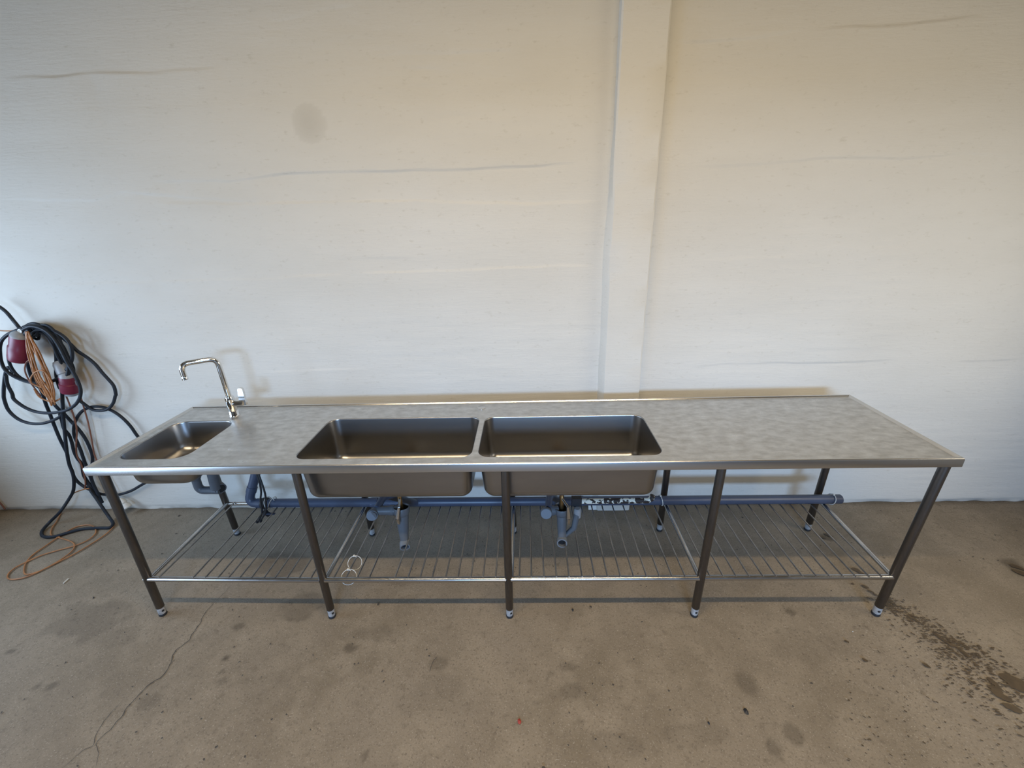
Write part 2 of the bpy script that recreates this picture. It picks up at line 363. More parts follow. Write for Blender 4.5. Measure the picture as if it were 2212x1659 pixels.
for (q, s) in [((2150,1490),.02),((2165,1505),.022),((2185,1530),.022),((2195,1475),.035),((2208,1485),.04),((2000,1438),.011),((1868,1268),.012),((1880,1278),.010),((1850,1232),.018),((1862,1240),.014),((1842,1262),.006),((1890,1285),.009),((1790,1157),.016),((1780,1163),.01),((2195,1225),.022),((2208,1240),.03),
               ((1828,1386),.008),((1868,1427),.009),((1605,1228),.004)]:
    p = az(*q, 0); its.append(((p.x, p.y), s*1.4, s*.7, -.7))
for _ in range(260):
    q = (random.uniform(1830, 2212), random.uniform(1330, 1655)); p = az(*q, 0)
    if q[1] > 1330+(q[0]-1900)*.35 and random.random() < .8: its.append(((p.x, p.y), random.uniform(.0015, .006), random.uniform(.001, .003), random.uniform(-1.2, 0)))
sp = blobs('brown_splash', its, oil_wet, .0026); 

# ------------------------------------------------------------------ sink bench
L_, D_ = 3.735, .6614
def ztop(x, y, z): return z + y/D_*(-.0094*(1-x/L_) - .0033*x/L_) - .0086*(x/L_-.5)
bench = empty('sink_bench', 'long stainless steel sink bench on tubular legs against the white wall', 'sink bench')
def rrect(x0, y0, x1, y1, r, n=8):
    out = []
    for (cx, cy_, a0) in ((x1-r, y1-r, 0), (x0+r, y1-r, 90), (x0+r, y0+r, 180), (x1-r, y0+r, 270)):
        for k in range(n+1):
            a = math.radians(a0+90*k/n); out.append((cx+r*math.cos(a), cy_+r*math.sin(a)))
    return out
ZS = .892  # level of the flat sheet, the rim stands 8 mm above it
holes = [(.054, .080, .394, .474, .072), (.905, .064, 1.712, .474, .055), (1.736, .064, 2.553, .468, .055)]
bm = bmesh.new(); edges = []
inset = .020
def loop(pts):
    vs = [bm.verts.new((x, y, ztop(x, y, ZS))) for x, y in pts]
    return [bm.edges.new((vs[i], vs[(i+1) % len(vs)])) for i in range(len(vs))]
outer = []
cs = [(inset, inset), (L_-inset, inset), (L_-inset, D_-inset), (inset, D_-inset)]
for i in range(4):
    a, c = cs[i], cs[(i+1) % 4]; m = 30 if i % 2 == 0 else 8
    outer += [(a[0]+(c[0]-a[0])*k/m, a[1]+(c[1]-a[1])*k/m) for k in range(m)]
edges += loop(outer)
for hx in holes: edges += loop(rrect(*hx))
bmesh.ops.triangle_fill(bm, use_beauty=True, use_dissolve=False, edges=edges)
# drop triangles that fell inside the holes
for f in list(bm.faces):
    c = f.calc_center_median()
    for (x0, y0, x1, y1, r) in holes:
        if x0+.004 < c.x < x1-.004 and y0+.004 < c.y < y1-.004:
            dx = max(x0+r-c.x, c.x-(x1-r), 0); dy = max(y0+r-c.y, c.y-(y1-r), 0)
            if dx*dx+dy*dy < (r-.001)**2: bm.faces.remove(f); break
bmesh.ops.recalc_face_normals(bm, faces=bm.faces)
if sum(f.normal.z for f in bm.faces) < 0: bmesh.ops.reverse_faces(bm, faces=bm.faces)
me = bpy.data.meshes.new('countertop'); bm.to_mesh(me); bm.free(); me.materials.append(steel_top)
top = bpy.data.objects.new('countertop', me); COL.objects.link(top); top.parent = bench
# rim: profile swept round the four mitred sides; (inward offset, height)
prof = [(.014,.857), (.002,.857), (.0,.859), (.0,.893), (.0015,.897), (.004,.8995), (.008,.9002), (.012,.8992), (.016,.8945), (.0215,.8918)]
b = MB(); vs = []; cor = [(0,0,1,1), (L_,0,-1,1), (L_,D_,-1,-1), (0,D_,1,-1)]; stations = []
for i in range(4):
    x0, y0, a0, b0 = cor[i]; x1, y1, a1, b1 = cor[(i+1) % 4]; m = 20 if i % 2 == 0 else 6
    for k in range(m):
        t = k/m; stations.append((x0+(x1-x0)*t, y0+(y1-y0)*t, (a0*(1-t)+a1*t), (b0*(1-t)+b1*t)) if k == 0 else
                                 (x0+(x1-x0)*t, y0+(y1-y0)*t, 0 if i % 2 == 0 else a0, b0 if i % 2 == 0 else 0))
for si, (x, y, ax, ay_) in enumerate(stations):
    for (o_, z) in prof:
        X, Y = x, y
        if ax and ay_: X, Y = x+ax*o_, y+ay_*o_
        elif ay_: Y = y+ay_*o_
        else: X = x+ax*o_
        vs.append((X, Y, ztop(X, Y, z)))
# mid-side stations must keep the mitre offset along the side
npf = len(prof); ns = len(stations)
b.add(vs, [(s*npf+k, ((s+1) % ns)*npf+k, ((s+1) % ns)*npf+k+1, s*npf+k+1) for s in range(ns) for k in range(npf-1)])
rim = b.build('rim', steel_rim, bench, sharp=22)
def basin(name, hole, depth, fil, taper, label=None):
    x0, y0, x1, y1, r = hole; rings = []; lip = .006
    def ring(off, dz, rr): rings.append([(x, y, ztop(x, y, ZS)-dz) for x, y in rrect(x0+off, y0+off, x1-off, y1-off, max(rr, .01))])
    for k in range(4): a = math.pi/2*k/3; ring(lip*math.sin(a)*.6, lip*(1-math.cos(a)), r-lip*math.sin(a)*.6)
    for k in range(1, 5): t = k/4; ring(.004+taper*t, lip+(depth-fil-lip)*t, r-.004)
    for k in range(1, 8):
        a = math.pi/2*k/7; ring(.004+taper+fil*(1-math.cos(a)), depth-fil+fil*math.sin(a), max(r-.004-fil*(1-math.cos(a))*.8, .012))
    n = len(rings[0]); vs = [v for rg in rings for v in rg]
    fs = [(i*n+k, i*n+(k+1) % n, (i+1)*n+(k+1) % n, (i+1)*n+k) for i in range(len(rings)-1) for k in range(n)]
    cx, cy_ = (x0+x1)/2, (y0+y1)/2; vs.append((cx, cy_, ztop(cx, cy_, ZS)-depth-.006)); c = len(vs)-1; o_ = (len(rings)-1)*n
    fs += [(o_+k, o_+(k+1) % n, c) for k in range(n)]
    o = mesh_obj(name, vs, fs, steel_basin, bench, True, 70)
    md = o.modifiers.new('thick', 'SOLIDIFY'); md.thickness = .0016; md.offset = -1
    d = MB(); zb = ztop(cx, cy_, ZS)-depth; d.lathe([(.0, .0015), (.030, .0015), (.042, .004), (.045, .002), (.045, -.004)], (cx, cy_, zb-.003), cap0=False, cap1=False)
    d.build('drain', steel_rim, o)
    if label: o['label'] = label
    return o
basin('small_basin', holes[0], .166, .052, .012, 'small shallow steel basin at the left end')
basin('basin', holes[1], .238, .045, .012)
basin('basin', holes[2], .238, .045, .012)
# capped tap hole behind the divider
p = az(1040, 880, .89); b = MB(); zc = ztop(p.x, p.y, ZS)
b.lathe([(.0235,0), (.0235,.002), (.021,.0035), (.004,.0035)], (p.x, p.y, zc)); b.box((p.x-.0012, p.y-.013, zc+.003), (p.x+.0012, p.y+.013, zc+.0046))
b.build('tap_hole_cap', steel_rim, bench)
# legs
front_feet = [(349,1331),(716,1336),(1101,1335),(1501,1333),(1895,1331)]; front_tops = [(218,1027),(636,1022),(1091,1018),(1562,1014),(2048,1010)]
back_feet = [(512,1156),(804,1157),(1110,1152),(1425,1147),(1745,1146)]
rail_px = [(326,1251),(694,1252),(1099,1249),(1514,1247),(1936,1245)]
legs_f, legs_b = [], []
def leg(foot, topx, ytop, ft):
    f = Vector((foot.x, foot.y, 0)); t = Vector((topx, ytop, ztop(topx, ytop, .888)))
    d = (t-f).normalized(); b = MB(); b.tube([f+d*.052, f+d*.054, t], [.0175,.0188,.0188], 16)
    lg = b.build('leg', steel_leg, bench)
    q = MB(); q.lathe([(.0165,.012),(.0172,.02),(.0172,.05),(.016,.056)], f, d, 16); fo = q.build('foot', foot_grey, lg)
    if ft: 
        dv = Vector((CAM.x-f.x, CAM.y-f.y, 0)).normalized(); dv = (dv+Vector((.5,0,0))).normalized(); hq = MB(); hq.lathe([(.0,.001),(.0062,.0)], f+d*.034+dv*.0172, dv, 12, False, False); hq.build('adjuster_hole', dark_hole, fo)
    q = MB(); q.lathe([(.0155,.0),(.0185,.003),(.0185,.011),(.0168,.014)], (f.x, f.y, .0), (0,0,1), 16); q.build('foot_pad', rubber, lg)
    return f, t
for i in range(5):
    ft = az(*front_feet[i], 0); tp = ay(*front_tops[i], .010); bf = az(*back_feet[i], 0)
    legs_f.append(leg(Vector((ft.x, ft.y+.012, 0)), tp.x, .022, True)); legs_b.append(leg(Vector((bf.x, bf.y+.008, 0)), bf.x-.012+(.004*i if i else -.004), .600, False))
# adjuster holes in the front feet
# shelf
ZR = .244
def on_leg(lg, z): f, t = lg; return f+(t-f)*(z/t.z)
for i in range(4):
    a, c = on_leg(legs_f[i], ZR+.002), on_leg(legs_f[i+1], ZR); a = a+Vector((.012 if i else -.012, -.004, 0)); c = c+Vector((-.012 if i < 3 else .010, -.004, 0))
    b = MB(); b.tube([a, c], .0127, 16); b.build('front_rail', steel_tube, bench)
a, c = on_leg(legs_b[0], ZR), on_leg(legs_b[4], ZR); b = MB(); b.tube([a, c], .0115, 14); b.build('back_rail', steel_tube, bench)
for i in range(5):
    a, c = on_leg(legs_f[i], ZR), on_leg(legs_b[i], ZR); s = .014 if i < 3 else -.010
    b = MB(); b.tube([a+Vector((s, .004, .004)), c+Vector((s*.6, -.004, .004))], .0110, 12); b.build('cross_tube', steel_tube, bench)
rod_px = [348,422,448,475,498,522,547,574,598,624,650,675, 724,750,774,800,855,883,909,935,964,990,1018,1044,1071,
          1122,1148,1175,1202,1229,1257,1284,1312,1340,1368,1396,1424,1451,1479, 1533,1561,1589,1617,1647,1675,1704,1732,1762,1790,1819,1846,1875,1902]
for k, px in enumerate(rod_px):
    p = az(px, 1244, ZR+.010); b = MB(); x = p.x; jit = random.uniform(-.002, .002)
    ym = on_leg(legs_b[2], ZR).y
    b.tube([(x, .006, ZR+.012), (x+jit, .3, ZR+.0105), (x+jit*.5, ym, ZR+.011)], .0040, 8); b.build('shelf_rod', steel_rod, bench)

# ------------------------------------------------------------------ drains (parts of the bench)
def open_cup(b, c, ax, r, h, t=.004):
    b.lathe([(r-t,.004), (r-t,h), (r,h), (r,0), (r*.9,-.006)], c, ax, 18, cap0=True, cap1=True)
def ring_prof(b, c, ax, r, t, h): b.lathe([(r-t,0), (r-t,h), (r,h), (r,0), (r-t,0)], c, ax, 18, False, False)
DY = .30
def trap(px_tail, tube_end, cap_px, second):
    t0 = ay(*px_tail, DY)
    tr = MB(); tr.lathe([(.024,0),(.024,-.016),(.018,-.02),(.018,-.05)], (t0.x, DY, .665), (0,0,1), 14); main = tr.build('drain_trap', brass, bench)
    zc = ay(px_tail[0], px_tail[1]+26, DY).z
    tail = MB(); tail.tube([(t0.x, DY, .64), (t0.x+.001, DY, zc-.005)], .012, 12); tail.build('tail_pipe', brass, main)
    e = ay(*tube_end, DY-.035)
    c = Vector((t0.x+.002, DY, zc)); d = (e-c).normalized()
    b = MB(); b.lathe([(.036,.006), (.040,.0), (.042,.004), (.042,.030), (.037,.040), (.030,.050)], c+Vector((0,0,.022)), -Vector((0,0,1)) if second else (c-e).normalized()*-1, 18, False, True)
    b.tube([c-Vector((0,0,.012)), c+d*(e-c).length*.55, e-d*.012], [.034 if not second else .027, .029 if not second else .025, .021], 16); b.build('trap_body', trap_grey, main)
    b = MB(); ax = (Vector((CAM.x, CAM.y, CAM.z))-e).normalized(); ax = (ax+Vector((0,-.2,-.9 if not second else -.6))).normalized()
    b.lathe([(.020,-.02),(.0272,-.004),(.0275,.004)], e+ax*.006, ax, 18, True, False); ring_prof(b, e+ax*.008, ax, .0275, .0065, .026); b.build('outlet_ring', trap_cap, main)
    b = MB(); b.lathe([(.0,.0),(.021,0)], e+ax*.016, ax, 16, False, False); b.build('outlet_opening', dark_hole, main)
    # side arm with capped elbow
    q = ay(*cap_px, DY-.05); s0 = c+Vector((-.02, .0, .0)); el = Vector((q.x+.004, DY-.01, s0.z+.006))
    b = MB(); b.tube(bend([s0, el, q], .03, 6), [.0245]*9, 14)
    b.lathe([(.028,0),(.028,.024)], s0+Vector((-.045,0,0)), (1,0,0), 16); b.build('side_arm', trap_grey, main)
    ax = (Vector((CAM.x, CAM.y, CAM.z))-q).normalized(); ax = (ax+Vector((0,-.3,-.35))).normalized()
    b = MB(); b.lathe([(.0275,-.022),(.0295,-.018),(.0295,.0),(.027,.003),(.0,.003)], q, ax, 18, True, False); b.build('end_cap', trap_cap, main)
    # lever of the waste
    lv0 = ay(px_tail[0]+(1 if not second else 13), px_tail[1]+14, DY-.045); lv1 = ay(px_tail[0]-2 if not second else px_tail[0]+15, px_tail[1]+38, DY-.05)
    lv0.y -= .02; lv1.y -= .02; b = MB(); b.tube([lv0, lv1], [.007,.011], 8); b.tube([lv1, lv1+Vector((0,.008,-.04))], [.011,.008], 8); b.tube([Vector((t0.x,DY,lv0.z+.01)), lv0], .006, 8); b.build('lever', steel_rim, main)
    # arm back to the long pipe
    b = MB(); b.tube(bend([el+Vector((.01,0,.012)), el+Vector((.02,.10,.025)), Vector((t0.x+.01, .535, .29))], .04, 6), .019, 12); b.build('connecting_pipe', pipe_blue, main)
    if second:
        c2 = ay(1247, 1106, DY); e2 = ay(1240, 1140, DY-.02)
        b = MB(); b.tube([c2, e2, e+Vector((.012,.01,.012))], [.018,.016,.012], 12); b.build('second_leg', trap_grey, main)
        b = MB(); b.lathe([(.019,-.03),(.020,0),(.020,.018),(.014,.024)], c2, (0,0,1), 16); b.build('inlet_cup', grey_plastic, main)
        w0 = ay(1256, 1083, .33); w1 = ay(1400, 1081, .33)
        b = MB(); b.tube([w0, w1, w1+Vector((.015,0,.01)), w1+Vector((.022,0,.03))], .0145, 14); o = b.build('painted_pipe', flaky, main); o['label'] = 'pipe with flaking white paint'
        b = MB(); b.box((w0.x-.052, .315, w0.z-.022), (w0.x, .345, w0.z+.026)); b.tube([(w0.x-.03,.33,w0.z-.03),(w0.x-.03,.33,w0.z)], .012, 8); b.build('valve_block', rubber, main, smooth=False)
    return main
trap((863,1076), (874,1171), (804,1114), False)
trap((1213,1076), (1214,1165), (1180,1110), True)
# small basin drain
y0 = .27
def sp_(px, py, y=y0): return ay(px, py, y)
main = MB(); a = sp_(421,1030); main.lathe([(.026,0),(.026,-.02),(.022,-.028)], (a.x, y0, a.z+.012), (0,0,1), 16); main = main.build('drain_trap', trap_grey, bench)
b = MB(); b.tube(bend([a, sp_(431,1059), sp_(476,1059)], .03, 6), .0205, 14); b.build('trap_body', trap_grey, main)
b = MB(); b.tube([sp_(453,1000), sp_(467,1055)], .025, 14); b.build('tail_pipe', trap_grey, main)
b = MB(); e = sp_(477,1056); ax = Vector((.8,-.55,-.1)).normalized(); b.lathe([(.028,-.035),(.028,0),(.021,0)], e, ax, 16, True, False); b.build('outlet_ring', trap_grey, main)
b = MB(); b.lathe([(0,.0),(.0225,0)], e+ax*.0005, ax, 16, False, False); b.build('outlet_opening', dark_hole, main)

# ------------------------------------------------------------------ blue drain pipe lying on the shelf
PR = .0265; PY = .548; PZ = ZR+.016+PR
pr = az(1816, 1078, PZ); pa = az(545, 1087, PZ)
pipe = empty('drain_pipe', 'long blue grey plastic waste pipe lying on the shelf rods along the back', 'pipe')
def pipe_pt(px, py=None): 
    x = az(px, 1080, PZ).x; t = (x-pa.x)/(pr.x-pa.x); return Vector((x, pa.y+(pr.y-pa.y)*t, PZ))
b = MB(); e0, e1 = pipe_pt(600), Vector((pr.x, pr.y, PZ)); b.tube([e0, e1-Vector((.003,0,0)), e1], [PR, PR, PR-.002], 20); b.build('straight_pipe', pipe_blue, pipe)
b = MB(); el = pipe_pt(543); up = ay(556, 1008, el.y+.06); b.tube(bend([pipe_pt(604), el, up], .06, 8), PR, 18)
dirn = (up-el).normalized(); q = el+dirn*.075
b.lathe([(PR+.003,0),(PR+.003,.035),(PR,.036)], q, dirn, 18); b.lathe([(PR+.003,0),(PR+.003,.03),(PR,.031)], pipe_pt(562), (1,0,0), 18); b.build('elbow', pipe_blue, pipe)
for px in (805, 1115, 1245):
    c = pipe_pt(px); 
    if px != 1115: b = MB(); b.lathe([(PR,-.001),(PR+.003,0),(PR+.003,.04),(PR,.041)], c, (1,0,0), 18); b.build('socket', pipe_blue, pipe)
b = MB(); c = pipe_pt(572); b.lathe([(PR+.006,0),(PR+.008,.006),(PR+.008,.03),(PR+.004,.036)], c+Vector((.004,0,0)), (1,0,0), 18)
b.tube(bend([c+Vector((.02,0,-.02)), c+Vector((.025,-.03,-.045)), c+Vector((.055,-.045,-.05))], .02, 4), .014, 10)
o = b.build('clamp', rubber, pipe); o['label'] = 'black rubber clamp'
b = MB(); b.box(c+Vector((.03,-.06,-.042)), c+Vector((.10,-.045,-.036))); b.build('clamp_tab', pipe_blue, pipe)
def tie(c, rad, axis, n=20, r=.0022, tail=None, head=True):
    ax = Vector(axis).normalized(); ux = ax.cross(Vector((0,0,1))).normalized(); uy = ax.cross(ux); b = MB()
    b.tube([c+(ux*math.cos(2*math.pi*k/n)+uy*math.sin(2*math.pi*k/n))*rad for k in range(n)], r, 6, closed=True)
    if head: h = c+uy*-rad; b.box(h-Vector((.004,.004,.003)), h+Vector((.004,.004,.004)))
    if tail: b.tube([h, h+Vector(tail)*.6, h+Vector(tail)], r*.9, 6)
    return b
for px, ax in ((586,(1,.05,.25)), (594,(1,-.1,-.35)), (1427,(1,.1,.12)), (1797,(1,.1,-.3))):
    tie(pipe_pt(px), PR+.0045+(.008 if px < 600 else 0), ax, tail=(.012,-.01,-.01) if px < 600 else None).build('cable_tie', white_plastic, pipe)
b = MB(); prints = []
for (x0, x1) in ((1466,1482),(1484,1490),(1506,1524),(1694,1710),(1712,1720),(1738,1754)):
    k = x0
    while k < x1:
        c = pipe_pt(k); a = math.radians(-38); r = PR+.0006; pp = c+Vector((0,-math.cos(a)*r,math.sin(a)*r)); w = .0035
        up_ = Vector((0,math.sin(a),math.cos(a)))*-.0045*(1 if random.random() > .3 else .6)
        b.add([pp-up_, pp-up_+Vector((w,0,0)), pp+up_+Vector((w,0,0)), pp+up_], [(0,1,2,3)]); k += 2.6
o = b.build('printed_marking', mat('navy_print', (.01,.015,.06), .5), pipe, smooth=False); o['kind'] = 'stuff'

# ------------------------------------------------------------------ tap
fb = az(507, 897, ztop(.35,.52,ZS)); zf = fb.z
tap = empty('kitchen_tap', 'chrome swan neck mixer tap beside the small basin', 'tap')
yb = fb.y
tt = ay(489, 856, yb)
b = MB(); b.lathe([(.027,0),(.027,.004),(.0245,.007),(.0235,.030),(.0228,.031),(.0235,.032),(.0235,tt.z-zf-.010),(.021,tt.z-zf-.001),(.0145,tt.z-zf+.003)], (fb.x, yb, zf), (0,0,1), 24); b.build('tap_body', chrome, tap)
ztp = ay(461, 774, yb).z; elb = az(389, 786, ztp-.002); tipz = ay(389, 820, elb.y).z
b = MB(); b.tube(bend([(fb.x, yb, tt.z-.02), (fb.x-.002, yb, ztp), (elb.x, elb.y, ztp-.004), (elb.x, elb.y, tipz)], .042, 12), .0138, 24); b.build('spout', chrome, tap)
b = MB(); b.lathe([(.0146,0),(.0146,.016),(.0136,.018)], (elb.x, elb.y, tipz), (0,0,1), 18, True, False); b.build('aerator', chrome, tap)
l0 = Vector((fb.x, yb, ay(500, 872, yb).z)); l1 = ay(527, 870, yb); l2 = ay(519, 838, yb+.01)
b = MB(); b.tube([l0, l1+Vector((-.008,0,0)), l1], [.0175,.0175,.0150], 20)
def slab(p0, p1, w0, w1, t):
    d = (p1-p0).normalized(); s = d.cross(Vector((0,1,0))).normalized(); n_ = Vector((0,1,0)); vs = []
    for (p, w_) in ((p0, w0), (p0+(p1-p0)*.5, (w0+w1)/2), (p1-d*.006, w1), (p1, w1*.5)):
        vs += [p+s*w_-n_*t, p-s*w_-n_*t, p-s*w_+n_*t, p+s*w_+n_*t]
    fs = [(i*4+k, i*4+(k+1) % 4, i*4+4+(k+1) % 4, i*4+4+k) for i in range(3) for k in range(4)] + [(3,2,1,0), (12,13,14,15)]
    return vs, fs
b.add(*slab(l1+Vector((-.004,0,-.010)), l2, .019, .013, .008)); b.build('lever_handle', chrome, tap)
b = MB(); q = l0+Vector((.012,.004,.026)); b.lathe([(.006,0),(.008,.006),(.004,.012)], q, (.3,0,1), 12); b.build('pull_knob', chrome, tap)
for k, (pts) in enumerate([[(558,1000),(560,1040),(563,1080),(566,1105),(562,1118),(556,1127)], [(556,1000),(566,1045),(574,1080),(574,1105),(567,1118),(563,1125)]]):
    b = MB(); P_ = [ay(x, y, .49-.02*k+i*.002) for i, (x, y) in enumerate(pts)]; P_[0] = Vector((fb.x+.01, yb, .86))
    b.tube(spline(P_, 5), .0055, 8); d = (P_[-1]-P_[-2]).normalized(); b.tube([P_[-1]-d*.005, P_[-1]+d*.006], .009, 8); b.build('supply_hose', rubber, tap)
b = MB(); q = Vector((fb.x, yb, .83)); b.lathe([(.03,0),(.03,-.012),(.012,-.02),(.012,-.04)], (q.x,q.y,.865), (0,0,1), 14); b.build('mounting_nut', trap_grey, tap)
# ------------------------------------------------------------------ loose cable ties hanging on the rods
for px, py, r, lab in ((765,1219,.034,'white loop of cable tie hanging on a shelf rod, the one further back'), (752,1250,.036,'white loop of cable tie hanging at the front rail')):
    c = az(px, py, ZR-.0 if py < 1240 else ZR-.005); b = tie(c+Vector((0,.01,-.0)), r, (-.35,1,-.75), 22, .0015, (.012,.0,-.008))
    tag(b.build('cable_tie', white_plastic), lab, 'cable tie')

# ------------------------------------------------------------------ cables on the wall at the left
c1 = lambda l: [(x/6.9125, 620+y/6.9125) for x, y in l]
c2 = lambda l: [(x/6.506, 840+y/6.506) for x, y in l]
c3 = lambda l: [(x/5.53, 1040+y/5.53) for x, y in l]
hook = empty('cable_hook', 'small white headed wall hook that carries the cables', 'hook')
hp = ay(48, 716, YB-.10); b = MB(); b.tube([(hp.x, YB+.0, hp.z), (hp.x, hp.y, hp.z), (hp.x, hp.y-.004, hp.z+.012)], .006, 8); b.build('peg', steel_rod, hook)
b = MB(); b.lathe([(.0,.002),(.004,.002),(.008,.005),(.0125,.004),(.0125,0)], (hp.x, hp.y-.008, hp.z+.004), (0,-1,0), 16, False, True); b.build('peg_head', white_plastic, hook)
blk = empty('power_cable', 'thick black three phase cable looped over the wall hook with red connectors', 'cable')
def strand(px, y, r, parent, m, name='cable_strand', dy=None):
    n = len(px); ys = [y]*n if not isinstance(y, (list, tuple)) else [y[0]+(y[1]-y[0])*i/(n-1) for i in range(n)]
    b = MB(); b.tube(spline([ay(p[0], p[1], ys[i]) for i, p in enumerate(px)], 5), r, 9); return b.build(name, m, parent)
W0 = YB
R1 = .0092
strand(c1([(-120,230),(0,300),(100,380),(200,500),(290,610),(340,680)]), W0-.07, R1, blk, cable_black)
strand(c1([(340,615),(150,690),(40,780),(0,880),(0,1000),(20,1120),(80,1240),(200,1330),(330,1390),(480,1430),(650,1440),(800,1400),(900,1340),(980,1250),(1060,1130),(1078,1000),(1040,850),(950,740),(800,650),(650,600),(480,575),(350,600)]), W0-.10, R1, blk, cable_black)
strand(c1([(200,800),(165,870),(125,1000),(140,1130),(200,1250),(300,1350),(450,1420),(620,1450),(780,1400),(880,1340),(1000,1200)]), W0-.085, R1*.9, blk, cable_black)
strand(c1([(200,1290),(160,1220),(115,1205),(80,1300),(60,1450),(55,1590)])+c2([(60,150),(120,300),(250,420),(400,480),(560,490),(700,460),(830,400),(900,330)]), W0-.075, R1, blk, cable_black)
strand(c1([(90,1320),(110,1450),(180,1590)])+c2([(200,150),(350,260),(520,325),(700,340),(850,320),(960,290),(1060,220),(1120,130),(1135,40)])+c1([(1190,1480),(1150,1380),(1080,1250),(1000,1120),(930,980),(860,850),(780,740),(680,650),(560,600),(450,590),(340,640)]), W0-.118, R1, blk, cable_black)
strand(c1([(340,650),(560,580),(760,640),(900,740),(1050,850),(1150,950),(1300,1050),(1420,1150),(1520,1270),(1620,1380),(1700,1480),(1730,1600)])+c2([(1620,100),(1590,200),(1520,280),(1420,305),(1300,290),(1180,210),(1100,150)]), W0-.055, R1, blk, cable_black)
strand(c2([(2250,1040),(2080,840),(1930,660),(1830,520),(1700,390),(1560,300),(1430,255),(1280,255),(1160,310),(1080,410),(1040,520),(1040,640),(1090,760),(1140,880),(1190,1030),(1240,1150),(1290,1290),(1340,1400),(1400,1520)]), (W0-.03, W0-.06), R1, blk, cable_black)
strand(c1([(400,1120),(500,1420)])+c2([(570,0),(640,200),(700,350),(770,530),(850,720),(940,900),(960,1000),(1000,1130),(1050,1250),(1120,1330),(1230,1400),(1350,1450),(1430,1480),(1590,1490),(1700,1480),(1850,1430),(1990,1350),(2150,1260)]), (W0-.05, W0-.03), R1, blk, cable_black)
strand(c2([(700,130),(800,260),(900,350),(1020,480),(1100,560),(1200,700),(1270,850),(1300,960),(1290,1100),(1280,1230),(1330,1380),(1400,1520),(1440,1600)]), W0-.035, R1, blk, cable_black)
strand(c2([(840,350),(870,450),(900,560),(970,650),(1010,760),(1040,880),(1090,980),(1150,1060),(1180,1220),(1280,1370),(1380,1500)]), W0-.045, R1, blk, cable_black)
I = [ay(x, y, W0-.09) for x, y in c1([(560,600),(760,760),(840,1000),(840,1300),(890,1500)])+c2([(870,0),(880,200),(890,400),(910,600),(930,800),(950,950),(980,1080),(1020,1170),(1040,1300),(1030,1430),(980,1530)])]
I += [az(x, y, z) for (x, y), z in zip(c3([(720,360),(600,480),(510,580),(500,640),(560,665),(680,650),(850,600),(1000,565),(1200,555),(1310,550),(1350,500)]), (.10,.03,.012,.012,.012,.012,.012,.012,.012,.012,.016))]
I += [ay(x, y, W0-.12+.02*i) for i, (x, y) in enumerate(c3([(1300,420),(1210,290),(1150,200),(1080,100),(1040,0)]))]
b = MB(); b.tube(spline(I, 5), R1*1.02, 9); b.build('cable_strand', cable_black, blk)
# bulk of the coil
for k in range(16):
    cx, cy_ = 720+random.uniform(-60, 80), 1010+random.uniform(-50, 60); rx, ry = 320+random.uniform(-130, 50), 400+random.uniform(-50, 30); ph = .35; yy = W0-.030-.0055*k
    pts = [(cx+rx*math.cos(a)*math.cos(ph)-ry*math.sin(a)*math.sin(ph)*.35-(40 if math.sin(a) > 0 else 0), cy_-ry*math.sin(a)+rx*math.cos(a)*math.sin(ph)) for a in [math.radians(150-22*j) for j in range(10)]]
    strand(c1([(340+k*6,640)]+pts), yy, R1*.85, blk, cable_black)
def connector(p0, p1, r, lab, cap, g=1.):
    ax = (p1-p0).normalized(); h = (p1-p0).length
    b = MB(); b.lathe([(r*.86,0),(r*.90,h*.05),(r*.92,h*.42),(r*1.02,h*.46),(r*1.04,h*.93),(r*.98,h),(r*.85,h),(r*.82,h*.8),(0,h*.8)], p0, ax, 22, True, False); o = b.build('connector', red_plastic, blk); o['label'] = lab
    b = MB(); b.lathe([(r*.30,-h*.35*g),(r*.45,-h*.3*g),(r*.80,-h*.14*g),(r*.88,0)], p0, ax, 18); b.build('cable_gland', grey_plastic, o)
    if cap:
        b = MB(); b.lathe([(r*.7,-.002),(r*.7,h*.2),(r*.5,h*.26)], p1, ax, 18); b.build('plug_face', grey_plastic, o)
    b = MB(); s = ax.cross(Vector((0,1,0))).normalized(); q = p0+ax*h*.2+s*r*.95; b.tube([q, q+ax*h*.3], .007, 6); b.build('latch', grey_plastic, o)
connector(ay(45, 726, W0-.10), ay(44, 776, W0-.10), .052, 'red socket hanging closed end up beside the hook', False, .55)
connector(ay(146, 812, W0-.09), ay(154, 845, W0-.085), .047, 'red plug among the cable loops', True)
b = MB(); b.lathe([(.030,0),(.038,.02),(.040,.075),(.028,.09)], ay(128, 780, W0-.075), (ay(146,812,W0-.09)-ay(128,780,W0-.075)).normalized(), 16); b.build('grey_housing', grey_plastic, blk)
org = empty('extension_cord', 'thin orange extension cord in a hanging skein with loops on the floor', 'cord')
R2 = .0040
for k in range(20):
    u = k/19; j = lambda s: random.uniform(-s, s); yy = W0-.128-.004*(k % 4)+j(.004)
    top_ = (400+j(25), 670+j(8)); bot = (790+j(40), 1730+j(60)); side = (-1 if k % 2 else 1)
    pts = [top_, (430+60*u+side*38+j(16), 860+j(20)), (500+70*u+side*66+j(30), 1080+j(20)), (600+60*u+side*70+j(24), 1330+j(30)), (690+80*u+side*50+j(20), 1560+j(30)), bot]
    strand(c1(pts), yy, R2, org, cord_orange, 'cord_strand')
strand(c1([(620,1500),(480,1440),(460,1360),(530,1270),(640,1250),(720,1330),(790,1450)]), W0-.145, R2, org, cord_orange, 'cord_strand')
strand(c1([(460,1080),(390,1130),(370,1250),(430,1390),(470,1450),(600,1620)])+c2([(540,100),(640,160),(740,185),(820,150)]), W0-.12, R2, org, cord_brown, 'cord_strand')
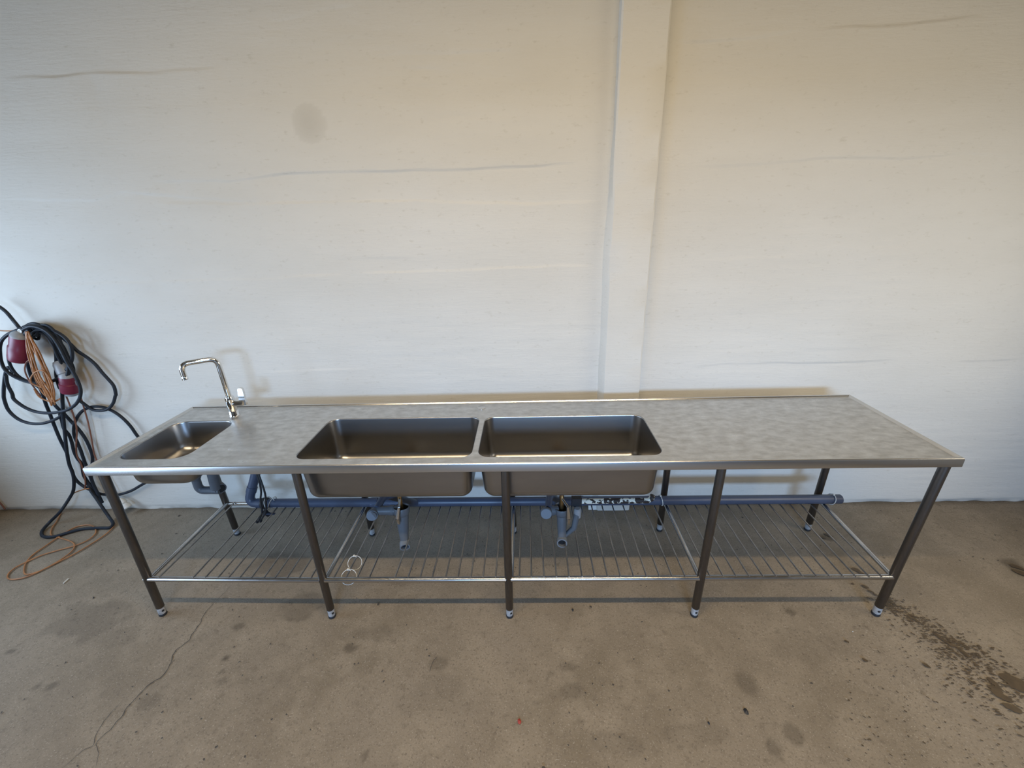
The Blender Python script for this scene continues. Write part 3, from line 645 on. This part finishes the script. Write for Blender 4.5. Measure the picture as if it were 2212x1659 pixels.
strand([(-12,1072),(0,1086),(6,1093),(11,1100)], W0-.02, R2*1.3, org, cord_brown, 'cord_strand')
strand(c1([(-60,640),(0,650),(150,655),(300,640)]), W0-.05, R2, org, cord_orange, 'cord_strand')
strand(c2([(480,0),(540,100),(640,160),(760,180),(840,140)]), W0-.13, R2, org, cord_orange, 'cord_strand')
strand(c2([(930,100),(1000,280),(1050,430),(1080,600),(1070,780),(1080,930),(1150,1080),(1200,1300),(1190,1410)]), W0-.06, R2*1.1, org, cord_brown, 'cord_strand')
strand(c2([(1130,100),(1190,300),(1240,480),(1290,720),(1340,960),(1480,1220),(1560,1360),(1640,1500),(1690,1570)]), W0-.05, R2*1.1, org, cord_brown, 'cord_strand')
fl = c3([(740,350),(680,470),(620,560),(610,640),(700,670),(830,710),(890,760),(850,840),(700,950),(520,1050),(400,1095),(310,1110),(285,1070),(310,970),(400,870),(530,780),(660,690),(800,600),(920,540),(1050,520),(1130,550),(1140,620),(1050,700),(900,765),(700,820),(500,880),(340,950),(200,1020),(110,1090),(90,1150),(150,1170),(300,1145),(480,1070),(700,960),(900,860),(1100,740),(1250,640),(1340,560),(1370,500)])
P_ = [ay(x, y, W0-.07) for x, y in c3([(1060,85),(1000,95),(880,140),(820,200)])] + [az(x, y, .0065+.012*(i < 1)) for i, (x, y) in enumerate(fl)]
b = MB(); b.tube(spline(P_, 5), R2, 8); b.build('cord_strand', cord_orange, org)
s0, s1 = ay(260, 1079, W0-.05), ay(276, 1098, W0-.06); s1.z = max(s1.z, .03); ax = (s1-s0).normalized()
b = MB(); b.lathe([(.010,-.01),(.014,.0),(.022,.012),(.024,.03),(.019,.034),(.019,.04),(.027,.046),(.029,.07),(.024,.076)], s0, ax, 16); o = b.build('cord_socket', white_plastic, org); o['label'] = 'white round cord socket'

# ------------------------------------------------------------------ bits on the floor
def chip(px, py, s, m, lab, sq=.6):
    p = az(px, py, .003); b = MB(); n = 7; vs = [(p.x, p.y, .007)]
    for k in range(n): a = 2*math.pi*k/n; r = s*random.uniform(.7, 1.15); vs.append((p.x+math.cos(a)*r*sq, p.y+math.sin(a)*r, .0015))
    b.add(vs, [(0, 1+k, 1+(k+1) % n) for k in range(n)]+[tuple(range(n, 0, -1))]); tag(b.build('crumb', m, smooth=False), lab, 'crumb')
chip(1122, 1558, .012, mat('red_bit', (.30,.035,.02), .6), 'small red chip on the bare floor in front of the bench')
chip(1612, 1536, .014, rubber, 'black crumb on the floor, the largest one at lower right')
chip(1531, 1561, .007, rubber, 'tiny black crumb left of the largest black crumb')
chip(1237, 1317, .009, rubber, 'black crumb on the floor just in front of the bench shadow line')
chip(202, 1291, .006, rubber, 'black crumb on the floor left of the front left leg')
chip(1842, 1364, .003, white_plastic, 'tiny white crumb on the floor near the right front leg')
p, q = az(137, 1260, .004), az(148, 1250, .004); b = MB(); b.tube([p, q], .003, 6); tag(b.build('sliver', white_plastic), 'white sliver on the floor below the orange cord loops', 'sliver')
